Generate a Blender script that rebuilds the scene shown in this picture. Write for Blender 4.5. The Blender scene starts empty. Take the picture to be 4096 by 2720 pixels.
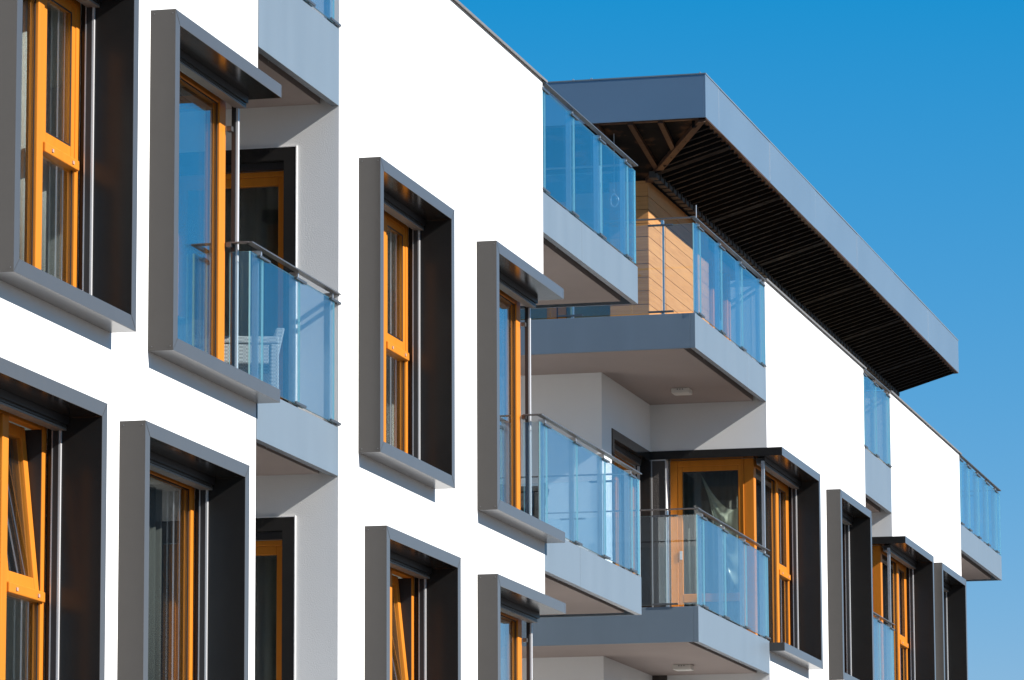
import bpy, bmesh, math, random
from mathutils import Vector, Matrix
random.seed(7)
sc = bpy.context.scene
COL = sc.collection

# ------------------------------------------------------------------ materials
def new_mat(name):
    m = bpy.data.materials.new(name); m.use_nodes = True
    nt = m.node_tree; nt.nodes.clear()
    out = nt.nodes.new('ShaderNodeOutputMaterial')
    return m, nt, out

def pbr(name, col, rough=0.5, metal=0.0, spec=0.5, noise=None, bump=None, coat=0.0, coat_rough=0.1, stretch=(1, 1, 1), sheen=0.0):
    """noise=(scale, amount) varies the colour; bump=(scale, distance) adds relief"""
    m, nt, out = new_mat(name)
    b = nt.nodes.new('ShaderNodeBsdfPrincipled')
    b.inputs['Base Color'].default_value = (*col, 1)
    b.inputs['Roughness'].default_value = rough
    b.inputs['Metallic'].default_value = metal
    b.inputs['Specular IOR Level'].default_value = spec
    b.inputs['Coat Weight'].default_value = coat
    b.inputs['Sheen Weight'].default_value = sheen; b.inputs['Sheen Roughness'].default_value = 0.4   # sheen added to brighten faces seen at grazing angles
    b.inputs['Coat Roughness'].default_value = coat_rough
    nt.links.new(b.outputs[0], out.inputs[0])
    if noise or bump:
        tc = nt.nodes.new('ShaderNodeNewGeometry')
        mp = nt.nodes.new('ShaderNodeMapping'); mp.inputs['Scale'].default_value = stretch
        nt.links.new(tc.outputs['Position'], mp.inputs['Vector'])
    if noise:
        n = nt.nodes.new('ShaderNodeTexNoise'); n.inputs['Scale'].default_value = noise[0]
        n.inputs['Detail'].default_value = 6
        nt.links.new(mp.outputs[0], n.inputs['Vector'])
        r = nt.nodes.new('ShaderNodeMapRange')
        r.inputs[1].default_value = 0.25; r.inputs[2].default_value = 0.75
        r.inputs[3].default_value = 1 - noise[1]; r.inputs[4].default_value = 1 + noise[1]
        nt.links.new(n.outputs['Fac'], r.inputs[0])
        mul = nt.nodes.new('ShaderNodeVectorMath'); mul.operation = 'SCALE'
        mul.inputs[0].default_value = col
        nt.links.new(r.outputs[0], mul.inputs['Scale'])
        nt.links.new(mul.outputs[0], b.inputs['Base Color'])
        rr = nt.nodes.new('ShaderNodeMath'); rr.operation = 'MULTIPLY'; rr.inputs[1].default_value = rough
        nt.links.new(r.outputs[0], rr.inputs[0]); nt.links.new(rr.outputs[0], b.inputs['Roughness'])
    if bump:
        n2 = nt.nodes.new('ShaderNodeTexNoise'); n2.inputs['Scale'].default_value = bump[0]
        n2.inputs['Detail'].default_value = 3
        nt.links.new(mp.outputs[0], n2.inputs['Vector'])
        bp = nt.nodes.new('ShaderNodeBump'); bp.inputs['Distance'].default_value = bump[1]
        bp.inputs['Strength'].default_value = 1.0
        nt.links.new(n2.outputs['Fac'], bp.inputs['Height'])
        nt.links.new(bp.outputs[0], b.inputs['Normal'])
    return m

def glass_mat(name, tint, boost=1.0, refl_tint=(1, 1, 1), ior=1.5, rough=0.0):
    """thin pane: clear transmission plus a Fresnel mirror, light passes through"""
    m, nt, out = new_mat(name)
    t = nt.nodes.new('ShaderNodeBsdfTransparent'); t.inputs[0].default_value = (*tint, 1)
    g = nt.nodes.new('ShaderNodeBsdfGlossy'); g.inputs['Roughness'].default_value = rough
    g.inputs[0].default_value = (*refl_tint, 1)
    geo = nt.nodes.new('ShaderNodeNewGeometry')
    mr = nt.nodes.new('ShaderNodeMapRange')
    mr.inputs[3].default_value = ior; mr.inputs[4].default_value = 1 / ior
    nt.links.new(geo.outputs['Backfacing'], mr.inputs[0])
    fr = nt.nodes.new('ShaderNodeFresnel'); nt.links.new(mr.outputs[0], fr.inputs[0])
    mu = nt.nodes.new('ShaderNodeMath'); mu.operation = 'MULTIPLY'; mu.use_clamp = True
    mu.inputs[1].default_value = boost; nt.links.new(fr.outputs[0], mu.inputs[0])
    mx = nt.nodes.new('ShaderNodeMixShader')
    nt.links.new(mu.outputs[0], mx.inputs[0]); nt.links.new(t.outputs[0], mx.inputs[1]); nt.links.new(g.outputs[0], mx.inputs[2])
    nt.links.new(mx.outputs[0], out.inputs[0])
    return m

M = {}
M['stucco'] = pbr('white_render', (0.72, 0.715, 0.705), 0.9, spec=0.15, noise=(1.3, 0.02), bump=(115, 0.0016))
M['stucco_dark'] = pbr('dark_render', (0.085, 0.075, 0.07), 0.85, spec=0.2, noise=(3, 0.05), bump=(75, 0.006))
M['soffit'] = pbr('soffit_render', (0.36, 0.30, 0.275), 0.9, spec=0.2, noise=(2, 0.04), bump=(70, 0.002))
M['surround'] = pbr('anthracite_metal', (0.054, 0.049, 0.045), 0.20, metal=0.0, spec=0.3, noise=(7, 0.04), bump=(1.7, 0.0006), sheen=0.40)
M['surround_shaded'] = pbr('anthracite_metal_shaded', (0.019, 0.018, 0.0175), 0.16, metal=0.0, spec=0.22, noise=(5, 0.06), bump=(1.3, 0.0005))  # surround metal with the shade of reveals and door surrounds put into its colour
M['fascia'] = pbr('blue_grey_metal', (0.135, 0.172, 0.208), 0.36, metal=0.0, spec=0.25, noise=(2.5, 0.07), bump=(1.2, 0.002), sheen=0.3, stretch=(1, 1, 0.25))
M['canopy_metal'] = pbr('canopy_metal', (0.13, 0.20, 0.275), 0.42, metal=0.35, spec=0.5, noise=(0.8, 0.05), bump=(0.9, 0.002), sheen=0.3)
M['cap'] = pbr('parapet_metal', (0.20, 0.19, 0.18), 0.5, metal=0.3, noise=(5, 0.1))
M['timber'] = pbr('orange_timber', (0.53, 0.175, 0.018), 0.42, spec=0.12, noise=(14, 0.07), stretch=(1, 1, 0.12))
M['rail'] = pbr('steel_rail', (0.17, 0.15, 0.14), 0.30, metal=0.6, noise=(9, 0.08))
M['steel'] = pbr('brushed_steel', (0.55, 0.56, 0.58), 0.3, metal=0.7, noise=(20, 0.06))
M['clamp'] = pbr('dark_steel_clamp', (0.12, 0.12, 0.125), 0.35, metal=0.6)
M['alu'] = pbr('white_aluminium', (0.50, 0.50, 0.51), 0.4, metal=0.1)
M['black'] = pbr('black_gasket', (0.012, 0.012, 0.014), 0.5)
M['blind'] = pbr('blind_slats', (0.07, 0.065, 0.062), 0.35, metal=0.3, noise=(30, 0.08))
M['interior'] = pbr('room_plaster', (0.58, 0.58, 0.55), 0.9, noise=(1, 0.03))
M['curtain'] = pbr('curtain_cloth', (0.62, 0.61, 0.59), 0.9, noise=(40, 0.05), stretch=(1, 1, 0.1))
M['curtain_dark'] = pbr('curtain_cloth_grey', (0.11, 0.11, 0.105), 0.9, noise=(40, 0.05), stretch=(1, 1, 0.1))
M['bronze'] = pbr('bronze_beam', (0.068, 0.034, 0.020), 0.5, spec=0.2, noise=(12, 0.2))
M['rib'] = pbr('dark_ribs', (0.006, 0.0053, 0.005), 0.7, spec=0.1, noise=(6, 0.25))
M['ribend'] = pbr('rib_end_grey', (0.045, 0.043, 0.041), 0.6, spec=0.2, noise=(9, 0.2))
M['lamp'] = pbr('lamp_plastic', (0.70, 0.66, 0.60), 0.4)
M['wicker'] = None
M['inner_wood'] = pbr('penthouse_inner_panel', (0.32, 0.23, 0.13), 0.7, spec=0.2, noise=(4, 0.1))
M['drain'] = pbr('drain_cap_plastic', (0.42, 0.27, 0.22), 0.5)
M['ground'] = pbr('ground_paving', (0.065, 0.052, 0.042), 0.9, noise=(0.3, 0.15), bump=(3, 0.01))
M['terrace'] = pbr('terrace_tile', (0.20, 0.165, 0.145), 0.8, noise=(3, 0.08))
M['glass'] = glass_mat('window_glass', (0.90, 0.935, 0.925), 2.1, (0.92, 0.97, 1.0))
M['bal_glass'] = glass_mat('balustrade_glass', (0.91, 0.96, 0.985), 1.25, (0.90, 0.97, 1.0))
M['door_glass'] = glass_mat('door_glass', (0.90, 0.93, 0.90), 1.0)
M['edge'] = pbr('glass_edge', (0.32, 0.62, 0.66), 0.15, spec=0.8)
M['sheet'] = None

# ceiling of the canopy: nearly black board with rusty stains
m, nt, out = new_mat('stained_board'); b = nt.nodes.new('ShaderNodeBsdfPrincipled'); b.inputs['Roughness'].default_value = 0.85; b.inputs['Specular IOR Level'].default_value = 0.1
g = nt.nodes.new('ShaderNodeNewGeometry'); n = nt.nodes.new('ShaderNodeTexNoise'); n.inputs['Scale'].default_value = 3.2; n.inputs['Detail'].default_value = 9
cr = nt.nodes.new('ShaderNodeValToRGB'); e = cr.color_ramp.elements
e[0].position = 0.40; e[0].color = (0.007, 0.0065, 0.006, 1); e[1].position = 0.74; e[1].color = (0.16, 0.075, 0.035, 1)
k = e.new(0.56); k.color = (0.014, 0.011, 0.009, 1)
nt.links.new(g.outputs['Position'], n.inputs[0]); nt.links.new(n.outputs['Fac'], cr.inputs[0]); nt.links.new(cr.outputs[0], b.inputs['Base Color']); nt.links.new(b.outputs[0], out.inputs[0])
M['stained'] = m

# timber cladding: horizontal boards with grain, colour changes from board to board
m, nt, out = new_mat('board_cladding'); b = nt.nodes.new('ShaderNodeBsdfPrincipled'); b.inputs['Roughness'].default_value = 0.6; b.inputs['Specular IOR Level'].default_value = 0.15
g = nt.nodes.new('ShaderNodeNewGeometry'); mp = nt.nodes.new('ShaderNodeMapping'); mp.inputs['Scale'].default_value = (1.0, 1.0, 26)
n = nt.nodes.new('ShaderNodeTexNoise'); n.inputs['Scale'].default_value = 2.2; n.inputs['Detail'].default_value = 7; n.inputs['Distortion'].default_value = 0.2
sp = nt.nodes.new('ShaderNodeSeparateXYZ'); nt.links.new(g.outputs['Position'], sp.inputs[0])
fl = nt.nodes.new('ShaderNodeMath'); fl.operation = 'MULTIPLY_ADD'; fl.inputs[1].default_value = 1 / 0.166; fl.inputs[2].default_value = 0.5
nt.links.new(sp.outputs[2], fl.inputs[0]); f2 = nt.nodes.new('ShaderNodeMath'); f2.operation = 'FLOOR'; nt.links.new(fl.outputs[0], f2.inputs[0])
wn = nt.nodes.new('ShaderNodeTexWhiteNoise'); wn.noise_dimensions = '1D'; nt.links.new(f2.outputs[0], wn.inputs['W'])
nt.links.new(g.outputs['Position'], mp.inputs[0]); nt.links.new(mp.outputs[0], n.inputs[0])
cr = nt.nodes.new('ShaderNodeValToRGB'); e = cr.color_ramp.elements
e[0].position = 0.3; e[0].color = (0.36, 0.165, 0.058, 1); e[1].position = 0.7; e[1].color = (0.47, 0.235, 0.088, 1)
ad = nt.nodes.new('ShaderNodeMath'); ad.operation = 'MULTIPLY_ADD'; ad.inputs[1].default_value = 0.16; nt.links.new(wn.outputs[0], ad.inputs[0]); nt.links.new(n.outputs['Fac'], ad.inputs[2])
nt.links.new(ad.outputs[0], cr.inputs[0]); nt.links.new(cr.outputs[0], b.inputs['Base Color']); nt.links.new(b.outputs[0], out.inputs[0])
M['cladding'] = m

# woven wicker
m, nt, out = new_mat('wicker_weave'); b = nt.nodes.new('ShaderNodeBsdfPrincipled'); b.inputs['Roughness'].default_value = 0.6
g = nt.nodes.new('ShaderNodeNewGeometry'); mp = nt.nodes.new('ShaderNodeMapping'); mp.inputs['Rotation'].default_value = (0, 0, 0.6)
ck = nt.nodes.new('ShaderNodeTexChecker'); ck.inputs['Scale'].default_value = 70
ck.inputs[1].default_value = (0.46, 0.44, 0.41, 1); ck.inputs[2].default_value = (0.27, 0.255, 0.24, 1)
nt.links.new(g.outputs['Position'], mp.inputs[0]); nt.links.new(mp.outputs[0], ck.inputs[0]); nt.links.new(ck.outputs[0], b.inputs['Base Color'])
bp = nt.nodes.new('ShaderNodeBump'); bp.inputs['Distance'].default_value = 0.01; nt.links.new(ck.outputs[1], bp.inputs['Height']); nt.links.new(bp.outputs[0], b.inputs['Normal'])
nt.links.new(b.outputs[0], out.inputs[0]); M['wicker'] = m
M['wicker_dark'] = pbr('dark_wicker', (0.05, 0.043, 0.038), 0.6, noise=(60, 0.6))

# crumpled plastic sheet
m, nt, out = new_mat('plastic_film'); b = nt.nodes.new('ShaderNodeBsdfPrincipled')
b.inputs['Base Color'].default_value = (0.62, 0.66, 0.58, 1); b.inputs['Roughness'].default_value = 0.22
t = nt.nodes.new('ShaderNodeBsdfTransparent'); t.inputs[0].default_value = (0.9, 0.92, 0.88, 1)
mx = nt.nodes.new('ShaderNodeMixShader'); mx.inputs[0].default_value = 0.6
nt.links.new(t.outputs[0], mx.inputs[1]); nt.links.new(b.outputs[0], mx.inputs[2]); nt.links.new(mx.outputs[0], out.inputs[0])
M['sheet'] = m

# ------------------------------------------------------------------ mesh helpers
WL = {}     # world location of every object
class MB:
    def __init__(s): s.v = []; s.f = []; s.mi = []
    def poly(s, pts, faces, mi=0):
        o = len(s.v); s.v += [tuple(p) for p in pts]
        for f in faces: s.f.append([o + i for i in f]); s.mi.append(mi)
    def box(s, x0, x1, y0, y1, z0, z1, mi=0, edge_mi=None, skip=''):
        if x0 > x1: x0, x1 = x1, x0
        if y0 > y1: y0, y1 = y1, y0
        if z0 > z1: z0, z1 = z1, z0
        P = [(x0, y0, z0), (x1, y0, z0), (x1, y1, z0), (x0, y1, z0), (x0, y0, z1), (x1, y0, z1), (x1, y1, z1), (x0, y1, z1)]
        F = [(0, 3, 2, 1), (4, 5, 6, 7), (0, 1, 5, 4), (2, 3, 7, 6), (3, 0, 4, 7), (1, 2, 6, 5)]
        o = len(s.v); s.v += P
        for i, f in enumerate(F):
            s.f.append([o + q for q in f]); s.mi.append(mi if edge_mi is None or i not in edge_mi[0] else edge_mi[1])
        return s
    def prism(s, prof, a0, a1, axis='x', mi=0):
        """prof: list of 2D points (counter-clockwise seen from +axis), swept a0..a1"""
        def P(q, a):
            return (a, q[0], q[1]) if axis == 'x' else ((q[0], a, q[1]) if axis == 'y' else (q[0], q[1], a))
        n = len(prof); pts = [P(q, a0) for q in prof] + [P(q, a1) for q in prof]
        F = [tuple(range(n))[::-1], tuple(range(n, 2 * n))] + [(i, (i + 1) % n, n + (i + 1) % n, n + i) for i in range(n)]
        s.poly(pts, F, mi); return s
    def bar(s, p, q, w, h, mi=0):
        """rectangular bar between two points"""
        p, q = Vector(p), Vector(q); d = (q - p).normalized()
        side = d.cross(Vector((0, 0, 1))); side = side.normalized() if side.length > 1e-4 else Vector((1, 0, 0))
        up = side.cross(d).normalized()
        pts = [c + side * a * w / 2 + up * b_ * h / 2 for c in (p, q) for a, b_ in ((-1, -1), (1, -1), (1, 1), (-1, 1))]
        s.poly(pts, [(0, 1, 2, 3), (7, 6, 5, 4), (0, 4, 5, 1), (1, 5, 6, 2), (2, 6, 7, 3), (3, 7, 4, 0)], mi); return s
    def tube(s, path, r, n=8, closed=False):
        rings = []; L = len(path); o = len(s.v)
        for i, p in enumerate(path):
            p = Vector(p); a = Vector(path[(i - 1) % L if closed or i else 0]); b_ = Vector(path[(i + 1) % L if closed or i < L - 1 else L - 1])
            d = (b_ - a).normalized(); e1 = d.orthogonal().normalized() if abs(d.z) > .99 else d.cross(Vector((0, 0, 1))).normalized(); e2 = d.cross(e1)
            for j in range(n):
                t = 2 * math.pi * j / n; s.v.append(tuple(p + (e1 * math.cos(t) + e2 * math.sin(t)) * r))
        for i in range(L if closed else L - 1):
            for j in range(n):
                a = o + i * n + j; b_ = o + i * n + (j + 1) % n; c = o + ((i + 1) % L) * n + (j + 1) % n; d = o + ((i + 1) % L) * n + j
                s.f.append([a, b_, c, d]); s.mi.append(0)
        return s
    def build(s, name, mats, parent=None, bevel=0.0, label=None, smooth=False):
        if not isinstance(mats, (list, tuple)): mats = [mats]
        xs = [p[0] for p in s.v]; ys = [p[1] for p in s.v]; zs = [p[2] for p in s.v]
        loc = Vector(((min(xs) + max(xs)) / 2, (min(ys) + max(ys)) / 2, min(zs)))
        me = bpy.data.meshes.new(name); me.from_pydata([Vector(p) - loc for p in s.v], [], s.f)
        for mt in mats: me.materials.append(mt)
        for pl, i in zip(me.polygons, s.mi): pl.material_index = i; pl.use_smooth = smooth
        bm = bmesh.new(); bm.from_mesh(me); bmesh.ops.recalc_face_normals(bm, faces=bm.faces); bm.to_mesh(me); bm.free()
        me.update()
        o = bpy.data.objects.new(name, me); COL.objects.link(o)
        WL[o.name] = loc
        if parent is not None:
            o.parent = parent; o.location = loc - WL[parent.name]
        else: o.location = loc
        if bevel:
            bv = o.modifiers.new('bevel', 'BEVEL'); bv.width = bevel; bv.segments = 2; bv.limit_method = 'ANGLE'
        if label: o['label'] = label
        return o

def empty(name, loc, label, cat, group=None):
    o = bpy.data.objects.new(name, None); COL.objects.link(o); o.location = loc; WL[o.name] = Vector(loc)
    o['label'] = label; o['category'] = cat
    if group: o['group'] = group
    return o
def tag(o, label, cat, group=None):
    o['label'] = label; o['category'] = cat
    if group: o['group'] = group
    return o

B = empty('apartment_building', (50, 5, 0), 'white rendered apartment block with dark framed windows, glass balconies and a wide metal roof canopy', 'building')

# ------------------------------------------------------------------ walls with openings
def wall_faces(mb, axis, u0, u1, z0, z1, t0, t1, holes):
    """wall in the plane axis ('y': runs along x, 'x': runs along y), thickness t0..t1, rectangular holes (u0,u1,z0,z1)"""
    us = sorted({u0, u1, *[min(max(h[i], u0), u1) for h in holes for i in (0, 1)]})
    zs = sorted({z0, z1, *[min(max(h[i], z0), z1) for h in holes for i in (2, 3)]})
    nu, nz = len(us) - 1, len(zs) - 1
    def solid(i, j):
        if not (0 <= i < nu and 0 <= j < nz): return False
        cu, cz = (us[i] + us[i + 1]) / 2, (zs[j] + zs[j + 1]) / 2
        return not any(h[0] < cu < h[1] and h[2] < cz < h[3] for h in holes)
    def P(u, t, z): return (u, t, z) if axis == 'y' else (t, u, z)
    for i in range(nu):
        for j in range(nz):
            if not solid(i, j): continue
            a, b_, c, d = us[i], us[i + 1], zs[j], zs[j + 1]
            for t in (t0, t1): mb.poly([P(a, t, c), P(b_, t, c), P(b_, t, d), P(a, t, d)], [(0, 1, 2, 3)])
            if not solid(i - 1, j): mb.poly([P(a, t0, c), P(a, t1, c), P(a, t1, d), P(a, t0, d)], [(0, 1, 2, 3)])
            if not solid(i + 1, j): mb.poly([P(b_, t0, c), P(b_, t1, c), P(b_, t1, d), P(b_, t0, d)], [(0, 1, 2, 3)])
            if not solid(i, j - 1): mb.poly([P(a, t0, c), P(b_, t0, c), P(b_, t1, c), P(a, t1, c)], [(0, 1, 2, 3)])
            if not solid(i, j + 1): mb.poly([P(a, t0, d), P(b_, t0, d), P(b_, t1, d), P(a, t1, d)], [(0, 1, 2, 3)])
DZ = 3.009
TOP = 11.12
XA0, XA1, XB0, XB1, XC0, XC1, XD0, XD1 = 16.0, 32.63, 34.87, 41.945, 53.40, 60.52, 62.75, 69.38
Z0 = 6.65; H = 2.435
# windows: (left, right, level(0 upper,1 lower), open side)
WIN = [(26.82, 29.245, 0, '', 'A'), (30.05, 32.645, 0, 'R', 'B'), (26.24, 28.665, 1, '', 'A'), (29.46, 31.875, 1, '', 'B'),
       (35.455, 37.865, 0, '', 'A'), (39.36, 42.01, 0, 'R', 'B'), (35.65, 38.06, 1, '', 'A'), (39.36, 42.02, 1, 'R', 'B'),
       (53.39, 56.00, 0, 'L', 'D'), (57.46, 59.885, 0, '', 'B'), (62.745, 65.345, 0, 'L', 'D'), (66.135, 68.59, 0, '', 'B')]
def hole_of(w):
    l, r, lv, op, t = w; z = Z0 - DZ * lv
    return (l + 0.01 if op != 'L' else l - 1, r - 0.01 if op != 'R' else r + 1, z + 0.01, z + H - 0.01)
def block(x0, x1, side_holes_l, side_holes_r, lab, ret=1.40):
    mb = MB()
    hs = [hole_of(w) for w in WIN if w[0] > x0 - .2 and w[1] < x1 + .3]
    hs = [(max(h[0], x0), min(h[1], x1), h[2], h[3]) for h in hs]
    wall_faces(mb, 'y', x0, x1, 0, TOP, 0, 0.30, hs)
    wall_faces(mb, 'x', 0.30, 4.0, 0, TOP, x0, x0 + 0.28, side_holes_l + [(ret, 5, 10.03, TOP + 1)])
    wall_faces(mb, 'x', 0.30, 4.0, 0, TOP, x1 - 0.28, x1, side_holes_r + [(ret, 5, 10.03, TOP + 1)])
    mb.box(x0 + .28, x1 - .28, 3.7, 4.0, 0, 10.03)
    o = mb.build('wall', M['stucco'], B, label=lab)
    c = MB().box(x0 - 0.02, x1 + 0.10, -0.03, 0.33, TOP, TOP + 0.012)
    c.box(x0 - 0.02, x1 + 0.10, -0.03, -0.026, TOP - 0.010, TOP)
    c.build('parapet_cap', M['cap'], o)
    # floor slabs with ceilings
    for lv in range(3):
        zt = (10.03, 6.76, 3.75)[lv]; zb = (9.10, 6.05, 3.05)[lv]
        MB().box(x0 + .281, x1 - .281, .301, 3.70, zb, zt).build('floor_slab', [M['interior']], B)
    return o
SD = (0.46, 1.45)   # balcony doors in side walls
dl = [(SD[0] - .1, SD[1] + .1, 6.76 - 0.0, 9.08), (SD[0] - .1, SD[1] + .1, 6.76 - DZ, 9.08 - DZ)]
cr_ = [(0.30, 1.42, 6.66, 9.075), (0.30, 1.42, 6.66 - DZ, 9.075 - DZ)]
cl_ = [(0.30, 1.24, 6.66, 9.07)]
block(XA0, XA1, [], cr_, 'near white wall block at the left')
block(XB0, XB1, dl, cr_, 'tall white wall block in the middle left')
block(XC0, XC1, cl_, [], 'white wall block right of the corner window', .42)
block(XD0, XD1, cl_, [], 'farthest white wall block at the right')

# recess behind the wide balconies (between blocks B and C) and the narrow recesses
def recess_wall(x0, x1, y0, y1, z0, z1, name='recess_wall'):
    return MB().box(x0, x1, y0, y1, z0, z1).build(name, M['stucco'], B)
recess_wall(XA1, XB0, 2.6, 2.9, 0, 10.0)
recess_wall(XC1, XD0, 2.6, 2.9, 0, 10.0)
mb = MB()
wall_faces(mb, 'y', 51.03, 53.40, 0, 10.0, 1.42, 1.70, [(51.30, 53.30, 6.77, 9.05)])
mb.box(50.75, 51.03, 1.42, 5.2, 0, 10.0)
mb.build('recess_wall', M['stucco'], B)
mb = MB(); mb.box(41.95, 44.6, 1.42, 1.7, 0, 10.0); mb.box(44.32, 44.6, 1.701, 5.2, 0, 10.0); mb.box(44.61, 50.74, 4.9, 5.2, 0, 10.0)
mb.build('recess_wall', M['stucco'], B)
recess_wall(XD1, 72.0, 1.42, 1.7, 0, 10.0)
MB().box(41.95, 74, 5.21, 9.0, 0, 10.0).build('rear_wall', M['stucco'], B)

# dark painted wall strip beside the corner door and thin guide strips
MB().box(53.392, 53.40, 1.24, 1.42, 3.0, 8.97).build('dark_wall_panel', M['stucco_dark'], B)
mb = MB(); mb.box(53.386, 53.392, 1.400, 1.4075, 6.78, 8.97); mb.box(53.380, 53.396, 1.228, 1.239, 6.78, 8.97); mb.build('trim_strip', M['alu'], B)

# ------------------------------------------------------------------ windows
def leaf(x0, x1, y0, y1, z0, z1, w=0.075, hinge_tilt=0.0):
    """frame of four members around a pane -> (frame MB, pane MB); optional tilt inwards about its bottom edge"""
    f = MB(); f.box(x0, x0 + w, y0, y1, z0, z1); f.box(x1 - w, x1, y0, y1, z0, z1)
    f.box(x0 + w, x1 - w, y0 + .002, y1 - .002, z0, z0 + w); f.box(x0 + w, x1 - w, y0 + .002, y1 - .002, z1 - w, z1)
    g_ = MB(); ym = (y0 + y1) / 2; g_.box(x0 + w - .008, x1 - w + .008, ym - .014, ym + .010, z0 + w - .008, z1 - w + .008)
    if hinge_tilt:
        c, s = math.cos(hinge_tilt), math.sin(hinge_tilt)
        for q in (f, g_):
            q.v = [(x, y0 + (y - y0) * c + (z - z0) * s, z0 + (z - z0) * c - (y - y0) * s) for x, y, z in q.v]
    return f, g_
def gasket(x0, x1, y, z0, z1, w=0.010):
    g_ = MB(); g_.box(x0, x0 + w, y, y + .006, z0, z1); g_.box(x1 - w, x1, y, y + .006, z0, z1)
    g_.box(x0 + w, x1 - w, y, y + .006, z0, z0 + w); g_.box(x0 + w, x1 - w, y, y + .006, z1 - w, z1); return g_

def window(w, lab, tilt=0.0, handle=False):
    L, R, lv, op, typ = w; z = Z0 - DZ * lv; T = z + H
    rim = 0.10; F = -0.185
    il = L + 0.105 if op != 'L' else None; ir = R - 0.105 if op != 'R' else None
    XE = {0: R}.get(1, R)
    # window frame (outer timber frame + mullion)
    y0, y1 = 0.20, 0.285
    zb, zt = z + 0.10, z + 2.335
    if op == 'R':
        wx0, wx1 = L + .105, R - .175
    elif op == 'L':
        wx0, wx1 = L + .18, R - .105
    else: wx0, wx1 = L + .105, R - .105
    mul = None; sash = None
    fr = MB()
    pw = 0.085
    fr.box(wx0, wx0 + pw, y0, y1, zb, zt) if op != 'L' else None
    fr.box(wx1 - pw, wx1, y0, y1, zb, zt) if op != 'R' else None
    a = wx0 + (pw if op != 'L' else .13); b_ = wx1 - (pw if op != 'R' else .155)
    fr.box(a, b_, y0 + .003, y1 - .003, zt - pw, zt); fr.box(a, b_, y0 + .003, y1 - .003, zb, zb + pw)
    corner = None
    if op == 'R': fr.box(wx1 - .155, wx1, y0, .315, zb, zt)
    if op == 'L': fr.box(wx0, wx0 + .13, y0 - .005, .315, zb, zt)
    if typ in 'AD':
        m1 = wx1 - .74; m0 = m1 - .117
        fr.box(m0, m1, y0 - .004, y1 - .006, zb + pw, zt - pw)
        tz = z + 1.10
        sash = (m1, wx1 - pw + .02)
        fixed = [(a, m0, zb + pw, zt - pw), (m1, wx1 - pw, zb + pw, tz + .02)]
    else:
        fixed = [(a, b_, zb + pw, zt - pw)]
    o = fr.build('window', M['timber'], B, bevel=.006, label=lab)
    for (x0, x1, c, d) in fixed:
        MB().box(x0 - .01, x1 + .01, y0 + .028, y0 + .052, c - .01, d + .01).build('glass_pane', M['glass'], o)
        gasket(x0, x1, y0 + .018, c, d).build('gasket', M['black'], o)
    if sash:
        mr = MB().box(sash[0] - .002, sash[1] + .012, y0 - .022, y0 + .05, tz, tz + .070)
        mr = mr.build('mid_rail', M['timber'], o, bevel=.008)
        for cx in (sash[0] + .12, sash[1] - .14):
            MB().box(cx, cx + .030, y0 - .029, y0 - .0225, tz + .022, tz + .044).build('drain_cap', M['drain'], o)
        f, g_ = leaf(sash[0] + .004, sash[1] - (.027 if tilt else 0), y0 + .008, y0 + .075, tz + .072, zt - pw + .02, .082, tilt)
        f.build('sash', M['timber'], o, bevel=.006); g_.build('glass_pane', M['glass'], o)
        f2, g2 = gasket(sash[0] + .086, sash[1] - .082, y0 + .012, tz + .154, zt - pw - .062), None
        if not tilt: f2.build('gasket', M['black'], o)
        else:
            MB().box(wx1 - pw - .005, wx1 - pw - .0005, y0 + .006, y0 + .16, tz + .075, zt - pw - .001).build('rebate_seal', M['black'], o)
            MB().box(wx1 - pw - .012, wx1 - pw - .006, y0 + .161, y0 + .42, tz + .075, zt - pw).build('inner_reveal', M['curtain_dark'], o)
    # metal surround
    s_ = MB(); yb = 0.199
    dz1 = 0.0
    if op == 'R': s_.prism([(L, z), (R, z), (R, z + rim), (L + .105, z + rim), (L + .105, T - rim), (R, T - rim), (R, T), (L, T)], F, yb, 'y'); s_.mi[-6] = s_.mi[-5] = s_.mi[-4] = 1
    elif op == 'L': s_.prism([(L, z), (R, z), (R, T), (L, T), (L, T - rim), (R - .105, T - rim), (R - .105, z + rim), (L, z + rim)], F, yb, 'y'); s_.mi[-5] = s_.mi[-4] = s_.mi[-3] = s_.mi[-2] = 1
    else:
        O_ = [(L, z), (R, z), (R, T), (L, T)]; I_ = [(L + .105, z + rim), (R - .105, z + rim), (R - .105, T - rim), (L + .105, T - rim)]
        pts = [(a_, F, c_) for a_, c_ in O_ + I_] + [(a_, yb, c_) for a_, c_ in O_ + I_]
        fs = []
        for q in range(4):
            r2 = (q + 1) % 4; fs += [(q, r2, 4 + r2, 4 + q), (8 + q, 12 + q, 12 + r2, 8 + r2), (q, 8 + q, 8 + r2, r2), (4 + q, 4 + r2, 12 + r2, 12 + q)]
        s_.poly(pts, fs)
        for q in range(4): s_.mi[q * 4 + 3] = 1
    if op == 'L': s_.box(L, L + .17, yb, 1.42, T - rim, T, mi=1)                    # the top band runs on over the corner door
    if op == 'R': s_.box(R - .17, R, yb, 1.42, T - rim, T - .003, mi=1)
    so = s_.build('window_surround', [M['surround'], M['surround_shaded']], o, bevel=.003)
    # thin joints at the mitred corners
    mj = MB()
    if op != 'L':
        mj.bar((L + .002, F - .0012, z + .002), (L + .103, F - .0012, z + .098), .0014, .002)
        mj.bar((L + .002, F - .0012, T - .002), (L + .103, F - .0012, T - .098), .0014, .002)
    if op != 'R':
        mj.bar((R - .002, F - .0012, z + .002), (R - .103, F - .0012, z + .098), .0014, .002)
        mj.bar((R - .002, F - .0012, T - .002), (R - .103, F - .0012, T - .098), .0014, .002)
    if mj.v: mj.build('mitre_joint', M['clamp'], o)
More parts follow.
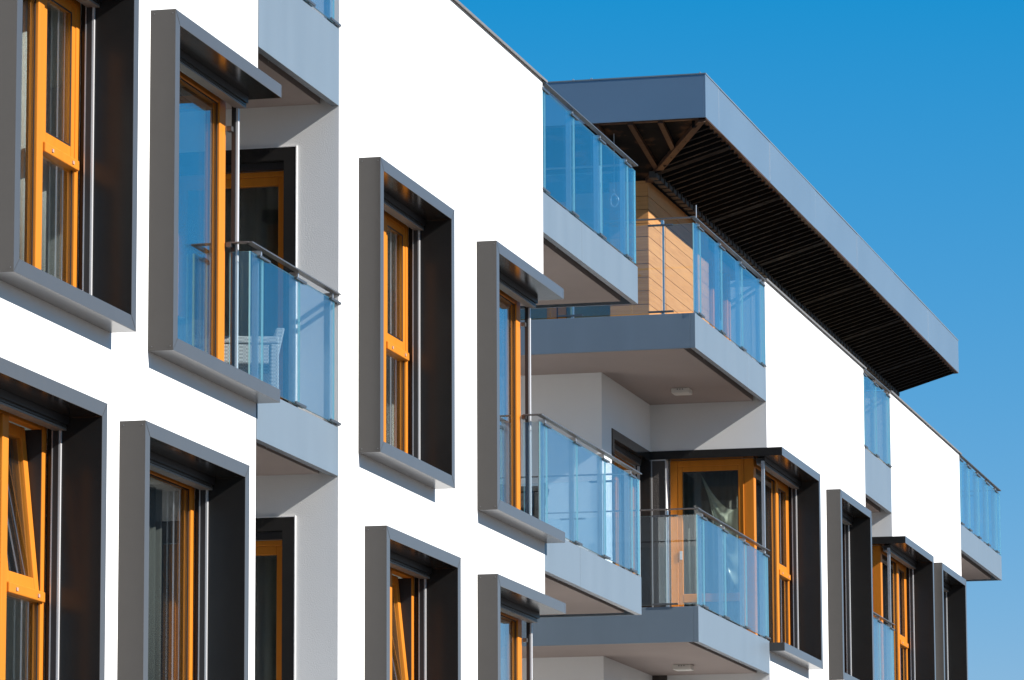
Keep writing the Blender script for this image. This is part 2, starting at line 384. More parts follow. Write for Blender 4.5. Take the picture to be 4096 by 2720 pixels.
    if op != 'L':
        for (yy, zz) in ((-.165, T - .03), (-.03, T - .03), (-.165, z + .03), (-.03, z + .03)):
            MB().box(L - .003, L, yy - .0035, yy + .0035, zz - .0035, zz + .0035).build('screw', M['clamp'], o)
    # raffstore blind packed under the head
    jl = L + .105 if op != 'L' else L + .10; jr = R - .105 if op != 'R' else R - .10
    bl = MB(); nb = 7
    for i in range(nb):
        zz = T - rim - .012 - i * .0085; bl.box(jl + .012, jr - .012, .058 + .004 * (i % 2), .150, zz - .006, zz)
    bl.build('blind', M['blind'], o)
    MB().box(jl + .008, jr - .008, .062, .146, T - rim - .088, T - rim - .073).build('blind_rail', M['cap'], o)
    MB().box(jl + .002, jr - .002, .046, .0575, T - rim - .05, T - rim - .0005).build('blind_box', M['black'], o)
    # guide rails
    def guide(xa, xb):
        MB().box(xa, xb, .096, .112, z + rim, T - rim - .06).build('guide_rail', M['alu'], o)
        q = MB().box(xa + .003 if xb > xa else xa - .003, xb, .1125, .150, z + rim, T - rim - .06); q.build('guide_slot', M['black'], o)
    if op != 'R':
        MB().box(R - .128, R - .106, .096, .110, z + rim, T - rim - .06).build('guide_rail', M['alu'], o)
        MB().box(R - .135, R - .106, .1105, .148, z + rim, T - rim - .06).build('guide_slot', M['black'], o)
        MB().box(R - .140, R - .106, .1485, .156, z + rim, T - rim - .06).build('guide_edge', M['steel'], o)
    else:
        px = R - .145
        MB().box(px + .015, px + .052, .118, .134, z + rim, T - rim - .06).build('guide_rail', M['alu'], o)
        MB().box(px + .002, px + .045, .1345, .165, z + rim, T - rim - .06).build('guide_slot', M['black'], o)
        bk = MB()
        for zz in (z + 2.08, z + 1.19):
            bk.box(wx1 - .02, wx1 + .05, .150, .19, zz - .018, zz + .018)
        bk.build('guide_bracket', M['clamp'], o)
    if op != 'L':
        MB().box(L + .106, L + .15, .096, .110, z + rim, T - rim - .06).build('guide_rail', M['alu'], o)
    else:
        MB().box(L + .075, L + .12, .05, .085, z + rim, T - rim - .05).build('guide_rail', M['steel'], o)
    # side window round the corner (facing the balcony)
    if op == 'R':
        sx = wx1
        sf = MB(); sf.box(sx - .085, sx - .003, .316, 1.42, zt - pw, zt); sf.box(sx - .085, sx - .003, .316, 1.42, zb, zb + pw)
        sf.box(sx - .085, sx, 1.33, 1.42, zb + pw, zt - pw); sf.box(sx - .085, sx, .80, .88, zb + pw, zt - pw)
        sf.build('side_frame', M['timber'], o)
        MB().box(sx - .055, sx - .031, .31, .80, zb + pw, zt - pw).build('glass_pane', M['glass'], o)
        MB().box(sx - .055, sx - .031, .88, 1.34, zb + pw, zt - pw).build('glass_pane', M['glass'], o)
    if handle:
        hx = 28.19; MB().box(hx, hx + .03, .30, .315, z + 1.48, z + 1.62).bar((hx + .015, .335, z + 1.58), (hx + .015, .355, z + 1.44), .02, .016).bar((hx + .015, .31, z + 1.585), (hx + .015, .345, z + 1.585), .02, .018).build('handle', M['steel'], o)
    # window board / inner reveal so that the wall has an edge behind the frame
    return o
LABS = {0: 'upper left window with white curtain', 2: 'window with its upper sash tilted open at the lower left', 6: 'window with its sash tilted open at the bottom',
        1: 'corner window reflecting blue sky', 8: 'corner window beside the timber balcony door'}
WO = []
for i, w in enumerate(WIN):
    WO.append(window(w, LABS.get(i), tilt=math.radians(6.0) if i in (2, 6) else 0.0, handle=(i == 0)))

# corner doors of blocks C and D (facing the camera)
def corner_door(X, idx, full=True):
    z = Z0; zt = z + 2.335; zb = z + .11
    x0, x1 = X + .17, X + .25
    d = MB(); d.box(x0, x1, 1.125, 1.215, zb, zt); d.box(x0, x1, .316, .335, zb, zt); d.box(x0 + .002, x1 - .002, .335, 1.125, zt - .075, zt); d.box(x0 + .002, x1 - .002, .335, 1.125, zb, zb + .07)
    o = d.build('balcony_door', M['timber'], B, bevel=.006, label='orange timber balcony door' if idx == 0 else None)
    s = MB(); a, b_ = .335, 1.124; w = .058
    s.box(x0 + .006, x1 - .01, a, a + .052, zb + .07, zt - .075); s.box(x0 + .006, x1 - .01, b_ - w, b_, zb + .07, zt - .075)
    s.box(x0 + .008, x1 - .012, a + .052, b_ - w, zt - .135, zt - .075); s.box(x0 + .008, x1 - .012, a + .052, b_ - w, zb + .07, zb + .15)
    s.box(x0 + .004, x1 - .012, a + .052, b_ - w, z + .625, z + .725)
    s.build('door_leaf', M['timber'], o, bevel=.006)
    MB().box(x0 + .03, x0 + .054, a + .045, b_ - w + .006, zb + .14, zt - .13).build('glass_pane', M['door_glass'], o)
    g_ = MB(); gy0, gy1 = a + .052, b_ - w
    for (q0, q1) in ((z + .725, zt - .135), (zb + .15, z + .625)):
        g_.box(x0 + .02, x0 + .026, gy0, gy0 + .01, q0, q1); g_.box(x0 + .02, x0 + .026, gy1 - .01, gy1, q0, q1); g_.box(x0 + .02, x0 + .026, gy0 + .01, gy1 - .01, q1 - .01, q1)
    g_.build('gasket', M['black'], o)
    h = MB(); h.box(x0 - .012, x0 + .004, 1.075, 1.105, z + 1.14, z + 1.24); h.build('handle', M['alu'], o)
    return o
corner_door(53.39, 0); corner_door(62.745, 1)

# door in the recess wall facing the street (y = 1.42)
def recess_door():
    s = MB(); s.box(51.257, 51.36, 1.408, 1.58, 6.77, 9.075); s.box(51.36, 53.385, 1.408, 1.58, 8.965, 9.075); s.box(53.295, 53.385, 1.408, 1.58, 6.77, 8.965)
    f = MB(); z0, z1 = 6.79, 8.90
    for x in (51.37, 51.44 + .86, 52.34, 53.21): f.box(x, x + .085, 1.60, 1.68, z0, z1)
    for (a, b_) in ((51.455, 52.30), (52.425, 53.21)): f.box(a, b_, 1.603, 1.677, z1 - .09, z1); f.box(a, b_, 1.603, 1.677, z0, z0 + .09)
    o = f.build('terrace_door', M['timber'], B, bevel=.006, label='terrace door in the recess behind the middle balcony')
    s.build('door_surround', M['surround_shaded'], o)
    for (a, b_) in ((51.455, 52.30), (52.425, 53.21)): MB().box(a, b_, 1.63, 1.65, z0 + .09, z1 - .09).build('glass_pane', M['glass'], o)
    bl = MB()
    for i in range(6): bl.box(51.37, 53.14, 1.475 + .004 * (i % 2), 1.56, 8.955 - i * .009, 8.961 - i * .009)
    bl.box(51.37, 53.14, 1.48, 1.555, 8.885, 8.905); bl.build('blind', M['blind'], o)
    MB().box(53.14, 53.16, 1.50, 1.53, 6.78, 8.88).build('guide_rail', M['alu'], o)
recess_door()

# doors in the left recess, on the side wall of block B
def side_door(dz):
    X = XB0; zt = 9.078 - dz; zb = 6.78 - dz
    s = MB(); s.box(X - .012, X + .15, SD[0] - .10, SD[0], zb, zt); s.box(X - .0125, X + .15, SD[0], SD[1] + .1, zt - .105, zt); s.box(X - .012, X + .15, SD[1], SD[1] + .1, zb, zt - .105)
    f = MB(); x0, x1 = X + .12, X + .20; a, b_ = SD[0] + .001, SD[1] - .001
    f.box(x0, x1, a, a + .035, zb, zt - .17); f.box(x0, x1, b_ - .06, b_, zb, zt - .17); f.box(x0 + .002, x1, a + .035, b_ - .06, zt - .21, zt - .165)
    o = f.build('balcony_door', M['timber'], B, bevel=.005, label='shaded balcony door in the narrow left recess')
    s.build('door_surround', M['surround_shaded'], o)
    l = MB(); a += .036; b_ -= .061; zz = zt - .211
    l.box(x0 + .008, x1 - .01, a, a + .05, zb, zz); l.box(x0 + .008, x1 - .01, b_ - .06, b_, zb, zz); l.box(x0 + .01, x1 - .012, a + .05, b_ - .06, zz - .07, zz); l.box(x0 + .01, x1 - .012, a + .05, b_ - .06, zb, zb + .1)
    l.build('door_leaf', M['timber'], o, bevel=.005)
    MB().box(x0 + .03, x0 + .05, a + .045, b_ - .055, zb + .09, zz - .065).build('glass_pane', M['door_glass'], o)
    t = MB(); t.box(X - .014, X + .001, SD[0] - .110, SD[0] - .101, zb, zt + .010); t.box(X - .014, X + .001, SD[0] - .101, SD[1] + .12, zt + .001, zt + .010)
    t.build('edge_trim', M['lamp'] if False else M['stucco'], o)
    MB().box(X + .06, X + .115, SD[0] + .002, SD[1] - .002, zt - .165, zt - .106).build('blind_box', M['black'], o)
side_door(0.0); side_door(DZ)

# ------------------------------------------------------------------ balconies
def mapxy(axis, a, t):      # run coordinate a, offset inwards t
    return (a, t) if axis == 'x' else (t, a)
def rail_run(bal, axis, fixed, inward, a0, a1, joints, zf, first=True, last=True, ra0=None, ra1=None):
    """glass balustrade. axis 'x': runs along x at y=fixed; axis 'y': runs along y at x=fixed. inward=+1/-1: side of the posts"""
    zt = zf + 1.085
    def bx(mb, a, b_, t0, t1, z0, z1, **k):
        t0, t1 = fixed + inward * t0, fixed + inward * t1
        if axis == 'x': mb.box(a, b_, min(t0, t1), max(t0, t1), z0, z1, **k)
        else: mb.box(min(t0, t1), max(t0, t1), a, b_, z0, z1, **k)
        return mb
    ra0 = a0 if ra0 is None else ra0; ra1 = a1 if ra1 is None else ra1
    bx(MB(), ra0, ra1, -.015, .040, zt - .012, zt).build('handrail', M['rail'], bal, bevel=.002)
    cuts = [a0] + list(joints) + [a1]
    for i in range(len(cuts) - 1):
        a, b_ = cuts[i] + (.006 if i else 0), cuts[i + 1] - .006
        if b_ - a < .05: continue
        em = ((4, 5, 0, 1), 1) if axis == 'x' else ((2, 3, 0, 1), 1)
        bx(MB(), a, b_, 0, .013, zf + .022, zt - .075, edge_mi=em).build('glass_panel', [M['bal_glass'], M['edge']], bal)
    for j in joints:
        p = bx(MB(), j - .018, j - .006, .035, .085, zf, zt - .016)
        bx(p, j - .018, j + .006, .012, .035, zt - .075, zt - .016)
        bx(p, j - .018, j + .006, .012, .035, zf, zf + .035)
        po = p.build('post', M['steel'], bal)
        for zz in (zt - .078, zf + .030):
            c = MB(); bx(c, j - .13, j + .15, -.013, -.001, zz - .009, zz + .009)
            bx(c, j - .13, j + .15, .014, .026, zz - .009, zz + .009); bx(c, j - .004, j + .004, -.001, .014, zz - .012, zz + .012)
            c.build('clamp', M['clamp'], bal)

def balcony(x0, x1, zb, zt, depth, runs, ends='', gap=0.10, lab=None, seams=(), zsoff=None):
    zs = zb + .015 if zsoff is None else zsoff
    l_in = .12 if 'L' in ends else 0.0; r_in = .12 if 'R' in ends else 0.0
    s = MB(); s.box(x0 + l_in, x1 - r_in, .16, depth, zs, zt - .012)
    s.box(x0 + (.02 if l_in else 0), x1 - (.02 if r_in else 0), .061, .16 if False else .1599, zt - .06, zt - .012)
    if l_in: s.box(x0 + .021, x0 + l_in - .001, .16, depth, zt - .06, zt - .012)
    if r_in: s.box(x1 - r_in + .001, x1 - .021, .16, depth, zt - .06, zt - .012)
    o = s.build('balcony', M['soffit'], B, label=lab)
    MB().box(x0 + .02, x1 - .02, .061, depth, zt - .0115, zt).build('floor_tiles', M['terrace'], o)
    cuts = [x0] + list(seams) + [x1]
    for i in range(len(cuts) - 1):
        dzz = random.uniform(-.0015, .0015)
        MB().box(cuts[i] + (.0015 if i else 0), cuts[i + 1] - (.0015 if i < len(cuts) - 2 else 0), dzz * .5, .06, zb + dzz, zt).build('fascia', M['fascia'], o, bevel=.003)
    if 'L' in ends: MB().box(x0, x0 + .02, .061, depth, zb, zt).build('fascia', M['fascia'], o, bevel=.002)
    if 'R' in ends: MB().box(x1 - .02, x1, .061, depth, zb, zt).build('fascia', M['fascia'], o, bevel=.002)
    dr = MB()
    for q in (.4,):
        xx = x0 + (x1 - x0) * q * .45 + .15; dr.box(xx, xx + .004, .085, .093, zb + .004, zb + .05)
    dr.build('drip_edge', M['alu'], o)
    for r in runs: rail_run(o, *r)
    return o
# upper floor (terrace) level 10.03, lower 6.775
balcony(XB1, 46.20, 9.637, 10.03, 4.8, [('x', 0.0, 1, XB1 + .02, 46.135, (42.057, 43.30, 44.53, 45.77), 10.03, True, True, XB1, 46.20),
        ('y', 46.135, -1, .014, 3.2, (.38, 1.41, 2.4), 10.03)], 'R', lab='free-ended upper balcony with blue tinted glass left of the timber wall', seams=(43.6,))
balcony(XB1, 46.25, 6.384, 6.775, 4.8, [('x', 0.0, 1, 41.79, 46.205, (42.07, 43.35, 44.60, 45.86), 6.775, True, True, 41.79, 46.265),
        ('y', 46.205, -1, .014, 3.2, (.38, 1.41, 2.4), 6.775), ('y', 41.80, 1, .014, .17, (), 6.775)], 'R', lab='lower balcony left of the recess', seams=(43.44,))
balcony(49.185, XC0, 9.637, 10.03, 4.6, [('x', 0.0, 1, 49.165, 53.38, (49.54, 50.77, 51.995, 53.235), 10.03, True, True, 49.165, 53.43),
        ('y', 49.198, 1, .014, 3.0, (.378, 1.413, 2.4), 10.03)], 'L', lab='upper balcony below the timber clad wall', seams=(52.22,))
balcony(49.20, XC0, 6.378, 6.770, 4.6, [('x', 0.0, 1, 49.20, 53.38, (49.57, 50.79, 52.03, 53.27), 6.77, True, True, 49.20, 53.44),
        ('y', 49.20, 1, .014, 3.0, (.360, 1.40, 2.4), 6.77)], 'L', lab='lower balcony in front of the corner window')
for zb, zt in ((9.395, 10.03), (6.385, 6.775)):
    up = zt > 9
    balcony(XA1 + .02, XB0, zb, zt, 2.59, [('x', 0.0, 1, (XA1 + .02) if up else 32.47, XB0 - .11 if not up else 34.74, (32.80, 33.78, 34.757) if not up else (33.1, 34.0, 34.735), zt, True, True, (XA1 + .02) if up else 32.47, XB0 + .02)]
            + ([] if up else [('y', 32.475, 1, .014, .17, (), zt)]), '', lab='small balcony in the narrow left recess' if not up else 'topmost balcony in the narrow left recess', zsoff=zb + .025)
balcony(XC1, XD0, 9.411, 10.03, 2.59, [('x', 0.0, 1, XC1 + .02, XD0 - .03, (60.62, 61.58, 62.61), 10.03, True, True, XC1, XD0 + .02)], '', lab='small far balcony between two white blocks')
balcony(XC1 + .02, XD0, 6.385, 6.775, 2.59, [('x', 0.0, 1, XC1 + .02, XD0 - .03, (60.85, 61.58, 62.61), 6.775, True, True, XC1, XD0 + .02)], '', lab='lowest visible far balcony between two white blocks')
balcony(XD1, 73.95, 9.643, 10.035, 2.6, [('x', 0.0, 1, XD1 + .02, 73.93, (69.6, 70.46, 71.49, 72.52, 73.52), 10.035, True, True, XD1, 73.99),
        ('y', 73.93, -1, .014, 2.5, (.5, 1.5), 10.035)], 'R', lab='farthest balcony against the sky', seams=(71.3,))

# upper recess walls above the terrace floor
# ------------------------------------------------------------------ penthouse and canopy
CX0, CX1, CY, CZB, CZT = 51.41, 71.60, 0.30, 12.715, 13.228
BX, BY = 53.40, 1.42                      # corner of the timber clad wall
mb = MB(); mb.box(BX + .022, 57.06, BY + .022, BY + .20, 10.03, 12.40); mb.box(BX + .022, BX + .20, BY + .20, 1.88, 10.03, 12.40)
mb.box(54.0, 54.2, 1.89, 2.58, 10.03, 12.40); mb.box(54.0, 54.2, 2.82, 5.0, 10.03, 12.40)
mb.box(60.0, 70.5, 1.6, 1.8, 10.03, 12.44)
pw_ = mb.build('penthouse_wall', M['inner_wood'], B)
z = 12.207 + .0; zs = [12.40]
z = 12.21
while z > 10.0: zs.append(z); z -= .166
for (nm, ax) in (('front', 'x'), ('side', 'y')):
    c = MB()
    for i in range(len(zs)):
        zt_ = zs[i] - (.0035 if i else 0); zb_ = (zs[i + 1] if i + 1 < len(zs) else 10.03) + .0035
        if zt_ - zb_ < .01: continue
        if ax == 'x':
            for (a, b_) in ((BX + .004, 55.93), (55.933, 57.08)): c.box(a, b_, BY, BY + .018, zb_, zt_)
        else: c.box(BX, BX + .018, BY + .006, 1.90, zb_, zt_)
    c.build('timber_cladding', M['cladding'], pw_, label='light wooden board cladding, %s face' % nm)
# glazing behind
gz = MB(); 
for x in (57.10, 58.25, 58.42, 59.2, 59.37): gz.box(x, x + .09, 1.60, 1.68, 10.03, 12.35)
gz.box(57.19, 59.9, 1.603, 1.677, 12.26, 12.38)
pd = gz.build('terrace_door', M['timber'], B, label='penthouse terrace door with narrow orange frames')
MB().box(57.19, 58.25, 1.63, 1.65, 10.1, 12.26).build('glass_pane', M['glass'], pd)
MB().box(58.51, 59.20, 1.63, 1.65, 10.1, 12.26).build('glass_pane', M['glass'], pd)
pf = MB(); pf.box(53.96, 54.05, 2.58, 2.68, 10.03, 12.3); pf.box(53.96, 54.05, 2.70, 2.82, 10.03, 12.3)
pfo = pf.build('terrace_door', M['timber'], B, label='orange door frame behind the upper balcony')
MB().box(53.98, 54.0, 1.95, 2.575, 10.1, 12.2).build('glass_pane', M['door_glass'], pfo); MB().box(53.98, 54.0, 2.83, 3.9, 10.1, 12.2).build('glass_pane', M['door_glass'], pfo)

cn = MB(); cn.box(CX0 + .03, CX1 - .03, CY + .03, 6.0, 13.0, 13.2)
CO = cn.build('canopy', M['stained'], B, label='long dark metal roof canopy over the top terrace')
cuts = [CX0, 52.2, 55.45, 58.7, 61.97, 65.2, 68.44, CX1]
for i in range(len(cuts) - 1):
    j = (0, .004, -.004, .003, -.005, .002, -.003)[i]
    a = cuts[i] + (.002 if i else 0); b_ = cuts[i + 1] - .002
    MB().box(a, b_, CY + j * .4, CY + .022, CZB + j, CZT).build('fascia_panel', M['canopy_metal'], CO, bevel=.002)
    if i: MB().box(cuts[i] - .0022, cuts[i] + .0018, CY - .001, CY + .02, CZB + .02, CZT - .01).build('panel_joint', M['alu'], CO)
MB().box(CX0, CX0 + .022, CY + .023, 6.0, CZB, CZT).build('fascia_panel', M['canopy_metal'], CO, bevel=.002)
MB().box(CX1 - .022, CX1, CY + .023, 6.0, CZB, CZT).build('fascia_panel', M['canopy_metal'], CO, bevel=.002)
MB().box(CX0 - .006, CX1 + .006, CY - .006, 6.0, CZT + .001, CZT + .016).build('roof_edge', M['fascia'], CO)
# bronze flashing under the edge, slightly wavy like the real one
fl = MB(); n = 60
for i in range(n):
    a = CX0 + .03 + (CX1 - CX0 - .06) * i / n; b_ = CX0 + .03 + (CX1 - CX0 - .06) * (i + 1) / n
    w = lambda x: .010 * math.sin((x - 52.2) / 3.25 * 2 * math.pi) + .004 * math.sin(x * 7.1)
    z0a, z0b = CZB - .010 + w(a) * .6, CZB - .010 + w(b_) * .6; ya, yb = CY + .085 + w(a), CY + .085 + w(b_)
    fl.poly([(a, CY + .004, z0a), (b_, CY + .004, z0b), (b_, yb, z0b - .004), (a, ya, z0a - .004), (a, CY + .004, z0a + .02), (b_, CY + .004, z0b + .02), (b_, yb, z0b + .02), (a, ya, z0a + .02)],
            [(0, 3, 2, 1), (4, 5, 6, 7), (0, 1, 5, 4), (2, 3, 7, 6)])
fl.build('flashing', M['bronze'], CO)
f2 = MB(); f2.box(CX0 + .024, CX0 + .10, CY + .09, 6.0, CZB - .010, CZB + .01); f2.build('flashing', M['bronze'], CO)
# sloping soffit: front strip (rises towards the street) and left strip (rises towards the end)
sf = MB()
dk = .09
def zc(t): return 12.40 + (CZB - 12.40) * t      # t 0 at the wall, 1 at the edge
sf.poly([(CX0 + .05, CY + .05, CZB + dk), (CX1 - .03, CY + .05, CZB + dk), (CX1 - .03, BY, 12.40 + dk), (BX, BY, 12.40 + dk)], [(0, 1, 2, 3)])
sf.poly([(CX0 + .05, CY + .05, CZB + .03), (BX, BY, 12.43), (BX, 6.0, 12.43), (CX0 + .05, 6.0, CZB + .03)], [(0, 1, 2, 3)])
sf.poly([(BX, BY, 12.40 + dk), (CX1 - .03, BY, 12.40 + dk), (CX1 - .03, 6.0, 12.40 + dk), (BX, 6.0, 12.40 + dk)], [(0, 1, 2, 3)])
sf.build('soffit_board', M['stained'], CO)
rb = MB(); re_ = MB(); x = CX0 + .22; i = 0
while x < CX1 - .15:
    yi = 1.26 if x > BX - .1 else max(CY + .2, CY + (x - CX0) * (BY - CY) / (BX - CX0) - .02)
    yi = min(yi, 1.26); big = (i % 13 == 6)
    def Z(y): return CZB - .02 - (y - CY) * .305
    jz = random.uniform(-.003, .003); w = .055 if not big else .13
    ya = CY + .05
    path = [(ya, Z(ya) + jz), (yi, Z(yi) + jz)]
    path = [q for q in path if q[0] < yi or q is path[-1]]
    prof = [(y, zz) for y, zz in path] + [(y, zz + .08) for y, zz in path[::-1]]
    rb.prism(prof, x - w, x + w * .2, 'x')
    if yi > .9 and x > BX - .4:
        re_.prism([(x - .10, Z(1.30) - .030 + jz), (x + .045, Z(1.30) - .036 + jz), (x + .075, Z(1.30) + .0 + jz), (x + .045, Z(1.30) + .05 + jz), (x - .10, Z(1.30) + .05 + jz)], 1.235, 1.33, 'y')
    x += .2505; i += 1
rb.build('soffit_ribs', M['rib'], CO); re_.build('rib_ends', M['ribend'], CO)
for (p, q, w) in (((CX0 + .06, CY + .06, 12.70), (BX - .01, BY - .01, 12.395), .085), ((CX0 + .05, .853, 12.705), (52.42, .893, 12.56), .06), ((CX0 + .05, 1.216, 12.705), (53.0, 1.23, 12.475), .06), ((CX0 + .05, 1.62, 12.705), (53.35, 1.60, 12.42), .06)):
    MB().bar(p, q, w, .05).build('beam', M['bronze'], CO)
# small things fixed on the roof edge
sc_ = MB()
for (y) in (.36, 1.66, 1.88): sc_.box(CX0 + .02, CX0 + .04, y, y + .02, CZT + .016, CZT + .035)
sc_.build('roof_fixing', M['steel'], CO)
mb = MB().tube([(54.33, 1.02, 12.25), (54.33, 1.02, 11.9), (54.33, 1.02, 11.4), (54.33, 1.02, 10.03)], .008)
tag(mb.build('antenna_rod', M['steel']), 'thin pale upright rod standing behind the terrace handrail under the canopy', 'rod')

# ------------------------------------------------------------------ balcony lamps
def lamp(x, y, z, lab):
    e = empty('ceiling_lamp', (x, y, z), lab, 'lamp', 'square ceiling lamps under the balconies')
    MB().box(x - .105, x + .105, y - .105, y + .105, z - .060, z - .001).build('housing', M['lamp'], e, bevel=.006)
    MB().box(x - .085, x + .085, y - .085, y + .085, z - .064, z - .0605).build('diffuser', M['lamp'], e)
    d = MB()
    for k in (-.03, 0, .03): d.box(x - .109, x - .1055, y + k - .006, y + k + .006, z - .022, z - .012)
    d.build('vent_holes', M['black'], e)
    return e
lamp(52.24, .79, 9.652, 'square white ceiling lamp under the upper balcony, above the corner window')
lamp(52.10, .775, 6.393, 'square white ceiling lamp under the lower balcony at the bottom edge')

# ------------------------------------------------------------------ curtains
def curtain(x0, x1, y, z0, z1, mat, lab, amp=.018, per=.11, name='curtain', axis='x'):
    n = int(abs(x1 - x0) / .01); m_ = MB(); pts = []
    for i in range(n + 1):
        a = x0 + (x1 - x0) * i / n; t = y + amp * math.sin(a / per * 2 * math.pi) + .4 * amp * math.sin(a / per * 4.3 + 1)
        for zz in (z0, z1):
            pts.append((a, t, zz) if axis == 'x' else (t, a, zz))
    m_.poly(pts, [(2 * i, 2 * i + 2, 2 * i + 3, 2 * i + 1) for i in range(n)])
    o = m_.build(name, mat, smooth=True); so = o.modifiers.new('thick', 'SOLIDIFY'); so.thickness = .003
    return tag(o, lab, 'curtain', 'curtains behind the windows')
curtain(26.95, 28.02, .40, 6.80, 8.93, M['curtain'], 'white curtain behind the upper left window, left of the mullion')
curtain(30.30, 31.40, .44, 6.80, 8.93, M['curtain'], 'pale curtain at the left edge of the upper left corner window, blurred by sky reflection', per=.10)
curtain(28.45, 29.12, .42, 6.80, 8.93, M['curtain'], 'pale curtain behind the right sash of the upper left window', per=.09)
curtain(35.6, 37.6, .42, 6.80, 8.93, M['curtain'], 'pale curtain in the tall window of the middle white block', per=.10)
curtain(30.62, 31.70, .44, 6.78 - DZ, 8.9 - DZ, M['curtain_dark'], 'grey curtain behind the large single pane at the lower left', per=.12)
curtain(54.0, 55.8, .44, 6.80, 8.93, M['curtain_dark'], 'grey curtain in the corner window beside the timber door', per=.11)
curtain(63.3, 65.2, .44, 6.80, 8.93, M['curtain_dark'], 'grey curtain in the far corner window', per=.11)
curtain(26.4, 27.5, .44, 6.80 - DZ, 8.9 - DZ, M['curtain_dark'], 'dark curtain left of the tilted sash at the lower left', per=.12)
curtain(.38, 1.13, 53.95, 6.80, 8.93, M['curtain_dark'], 'dark curtain behind the glass of the timber balcony door', per=.10, axis='y', amp=.012)

curtain(.50, 1.42, 35.30, 6.80, 8.93, M['curtain_dark'], 'dark curtain-like panel added to darken the glass of the shaded upper door of the narrow left recess', per=.12, axis='y')  # panel added to darken the door glass, folded like a curtain
curtain(.50, 1.42, 35.30, 6.80 - DZ, 8.93 - DZ, M['curtain_dark'], 'dark curtain-like panel added to darken the glass of the lower door of the narrow left recess', per=.12, axis='y')  # same added panel, darkens the lower door glass
# plastic film hanging behind the corner door
n = 26; pts = []; m_ = MB()
for i in range(n + 1):
    t = i / n
    for j in range(n + 1):
        s_ = j / n
        # upper boundary runs from the top inner corner down to a gathered knot, lower boundary hangs free
        ytop = .90 - .50 * s_; ztop = 8.86 - .47 * math.sin(min(1, s_ * 1.15) * math.pi / 2) + .06 * max(0, s_ - .75) * 4
        zlow = ztop - (.10 + 1.0 * s_)
        pts.append((53.80 + .025 * math.sin(s_ * 17 + t * 6) + .015 * math.sin(t * 23 + s_ * 9), ytop - .05 * t * (1 - s_), ztop + (zlow - ztop) * t))
m_.poly(pts, [(i * (n + 1) + j, i * (n + 1) + j + 1, (i + 1) * (n + 1) + j + 1, (i + 1) * (n + 1) + j) for i in range(n) for j in range(n)])
tag(m_.build('plastic_sheet', M['sheet'], smooth=True), 'crumpled translucent plastic film hanging behind the glass of the timber balcony door', 'plastic sheet')

# cable coil hanging in front of the timber wall
def coil(x, y, z, top, r, name, lab):
    m_ = MB(); 
    path = [(x, y, top), (x, y, (top + z) / 2), (x, y + .004, z + r * 1.5)]
    for k in range(40):
        a = k / 40 * 2 * math.pi * 2.1; path.append((x + .01 * math.sin(a * .5), y + (r * .62 + .006 * math.sin(k)) * math.sin(a), z + (r + .006 * math.cos(k * 1.3)) * math.cos(a)))
    m_.tube(path, .0035, 6)
    return tag(m_.build(name, M['alu'], smooth=True), lab, 'cable')
coil(51.7, 1.462, 11.84, 12.64, .075, 'hanging_cable', 'thin white cable ending in a loose coil, hanging behind the upper balcony glass')

# ------------------------------------------------------------------ wicker chairs
def chair(x, y, z, rot, mat, lab, h=.80):
    e = empty('wicker_chair', (x, y, z), lab, 'chair', 'wicker chairs on the balconies'); e.rotation_euler = (0, 0, rot)
    def part(nm, mb):
        o = mb.build(nm, mat, None, bevel=.012); o.parent = e; return o
    part('seat', MB().box(-.26, .26, -.25, .25, .33, .42))
    part('backrest', MB().prism([(.20, .42), (.26, .42), (.32, h), (.25, h)], -.27, .27, 'x'))
    for s_ in (-1, 1):
        a = MB(); x0, x1 = sorted((s_ * .27, s_ * .34)); a.box(x0, x1, -.27, .27, .56, .62); a.box(x0, x1, -.27, -.20, 0, .56); a.box(x0, x1, .20, .27, 0, .56); a.box(x0 + .01, x1 - .01, -.20, .20, .40, .56 if s_ > 0 else .46)
        part('armrest', a)
    return e
chair(34.28, .62, 6.775, math.radians(200), M['wicker'], 'light woven wicker chair behind the glass of the narrow left balcony', .70)
chair(33.15, .95, 6.775, math.radians(160), M['wicker_dark'], 'dark wicker chair deeper on the narrow left balcony, seen past the corner window', .62)
chair(43.75, .72, 6.775, math.radians(190), M['wicker_dark'], 'dark wicker chair on the lower middle balcony, beside the metal window surround', .66)

# ------------------------------------------------------------------ ground
g_ = MB(); g_.poly([(-3000, -3000, 0), (3000, -3000, 0), (3000, 3000, 0), (-3000, 3000, 0)], [(0, 1, 2, 3)])
gr = g_.build('ground', M['ground']); gr['kind'] = 'structure'

# ------------------------------------------------------------------ camera
cam = bpy.data.cameras.new('camera'); co = bpy.data.objects.new('camera', cam); COL.objects.link(co)
R_ = Vector((0.2393020288, -0.9709373614, -0.0038960621)); U_ = Vector((-0.1544733282, -0.0420331885, 0.9871024273)); F_ = Vector((0.9585783900, 0.2356137758, 0.1600425530))
co.matrix_world = Matrix(((R_.x, U_.x, -F_.x, 0), (R_.y, U_.y, -F_.y, -10), (R_.z, U_.z, -F_.z, 1.6), (0, 0, 0, 1)))
cam.sensor_width = 36; cam.sensor_fit = 'HORIZONTAL'; cam.lens = 18358.717 / 4096 * 36
cam.clip_start = .5; cam.clip_end = 8000
sc.camera = co

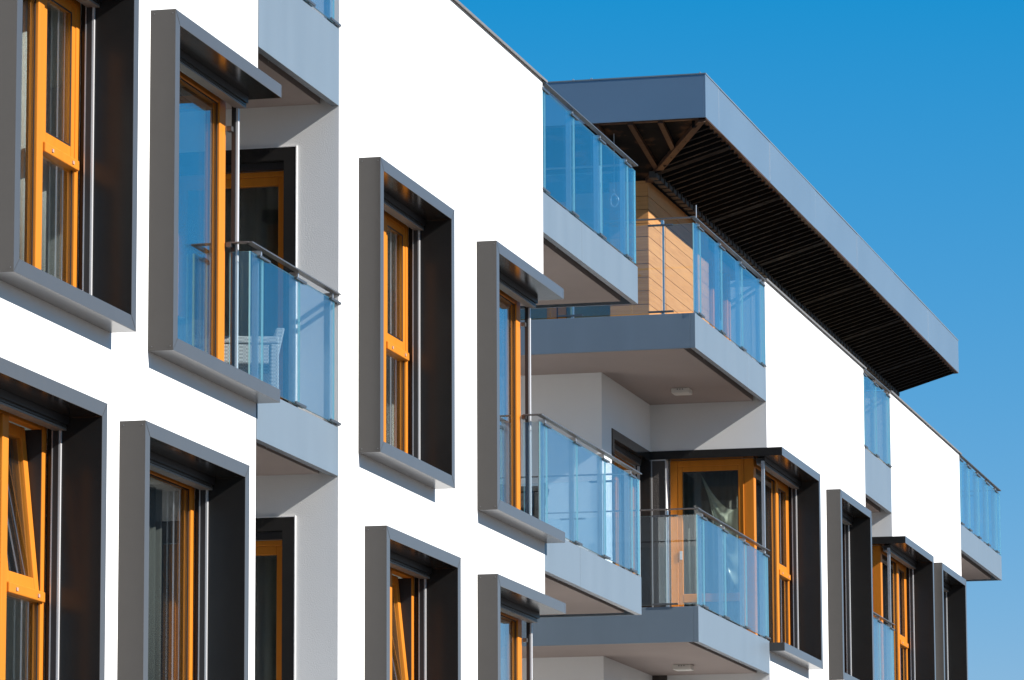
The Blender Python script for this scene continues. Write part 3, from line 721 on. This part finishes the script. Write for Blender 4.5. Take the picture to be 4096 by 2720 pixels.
# ------------------------------------------------------------------ light
sun_to = Vector((-.155, -1, .62)).normalized()
elev = math.asin(sun_to.z); azi = math.atan2(sun_to.x, sun_to.y)
L = bpy.data.lights.new('sun', 'SUN'); L.energy = 4.8; L.angle = math.radians(.5); L.color = (1.0, .955, .89)
lo = bpy.data.objects.new('sun', L); COL.objects.link(lo); lo.rotation_euler = sun_to.to_track_quat('Z', 'Y').to_euler()
w = bpy.data.worlds.new('World'); sc.world = w; w.use_nodes = True
nt = w.node_tree; bg = nt.nodes['Background']
sky = nt.nodes.new('ShaderNodeTexSky'); sky.sky_type = 'NISHITA'; sky.sun_disc = False
sky.sun_elevation = elev; sky.sun_rotation = azi % (2 * math.pi); sky.altitude = 0; sky.air_density = 1.0; sky.dust_density = 0.0; sky.ozone_density = 3.0
hs = nt.nodes.new('ShaderNodeHueSaturation'); hs.inputs['Saturation'].default_value = 1.57
tn = nt.nodes.new('ShaderNodeMix'); tn.data_type = 'RGBA'; tn.blend_type = 'MULTIPLY'; tn.inputs[0].default_value = 1.0; tn.inputs[7].default_value = (1.0, 0.99, 1.04, 1)
nt.links.new(sky.outputs[0], hs.inputs['Color']); nt.links.new(hs.outputs[0], tn.inputs[6]); k0 = 0.07 * 2 ** 0.9
a1 = nt.nodes.new('ShaderNodeVectorMath'); a1.operation = 'SCALE'; a1.inputs['Scale'].default_value = k0; nt.links.new(tn.outputs[2], a1.inputs[0])
sx_ = nt.nodes.new('ShaderNodeSeparateXYZ'); nt.links.new(a1.outputs[0], sx_.inputs[0]); gm = nt.nodes.new('ShaderNodeCombineXYZ')
for i_, pw_r in enumerate((0.80, 0.55, 0.50)):
    mm = nt.nodes.new('ShaderNodeMath'); mm.operation = 'POWER'; mm.inputs[1].default_value = pw_r; nt.links.new(sx_.outputs[i_], mm.inputs[0]); nt.links.new(mm.outputs[0], gm.inputs[i_])
a2 = nt.nodes.new('ShaderNodeVectorMath'); a2.operation = 'MULTIPLY'; a2.inputs[1].default_value = (0.58 / k0, 0.60 / k0, 0.79 / k0); nt.links.new(gm.outputs[0], a2.inputs[0])
nt.links.new(a2.outputs[0], bg.inputs[0]); bg.inputs[1].default_value = 0.07
sc.view_settings.view_transform = 'Standard'; sc.view_settings.look = 'None'; sc.view_settings.gamma = 1
sc.view_settings.use_curve_mapping = False
sc.view_settings.exposure = 0.9
sc.render.engine = 'CYCLES'
sc.cycles.max_bounces = 10; sc.cycles.transparent_max_bounces = 24; sc.cycles.glossy_bounces = 5
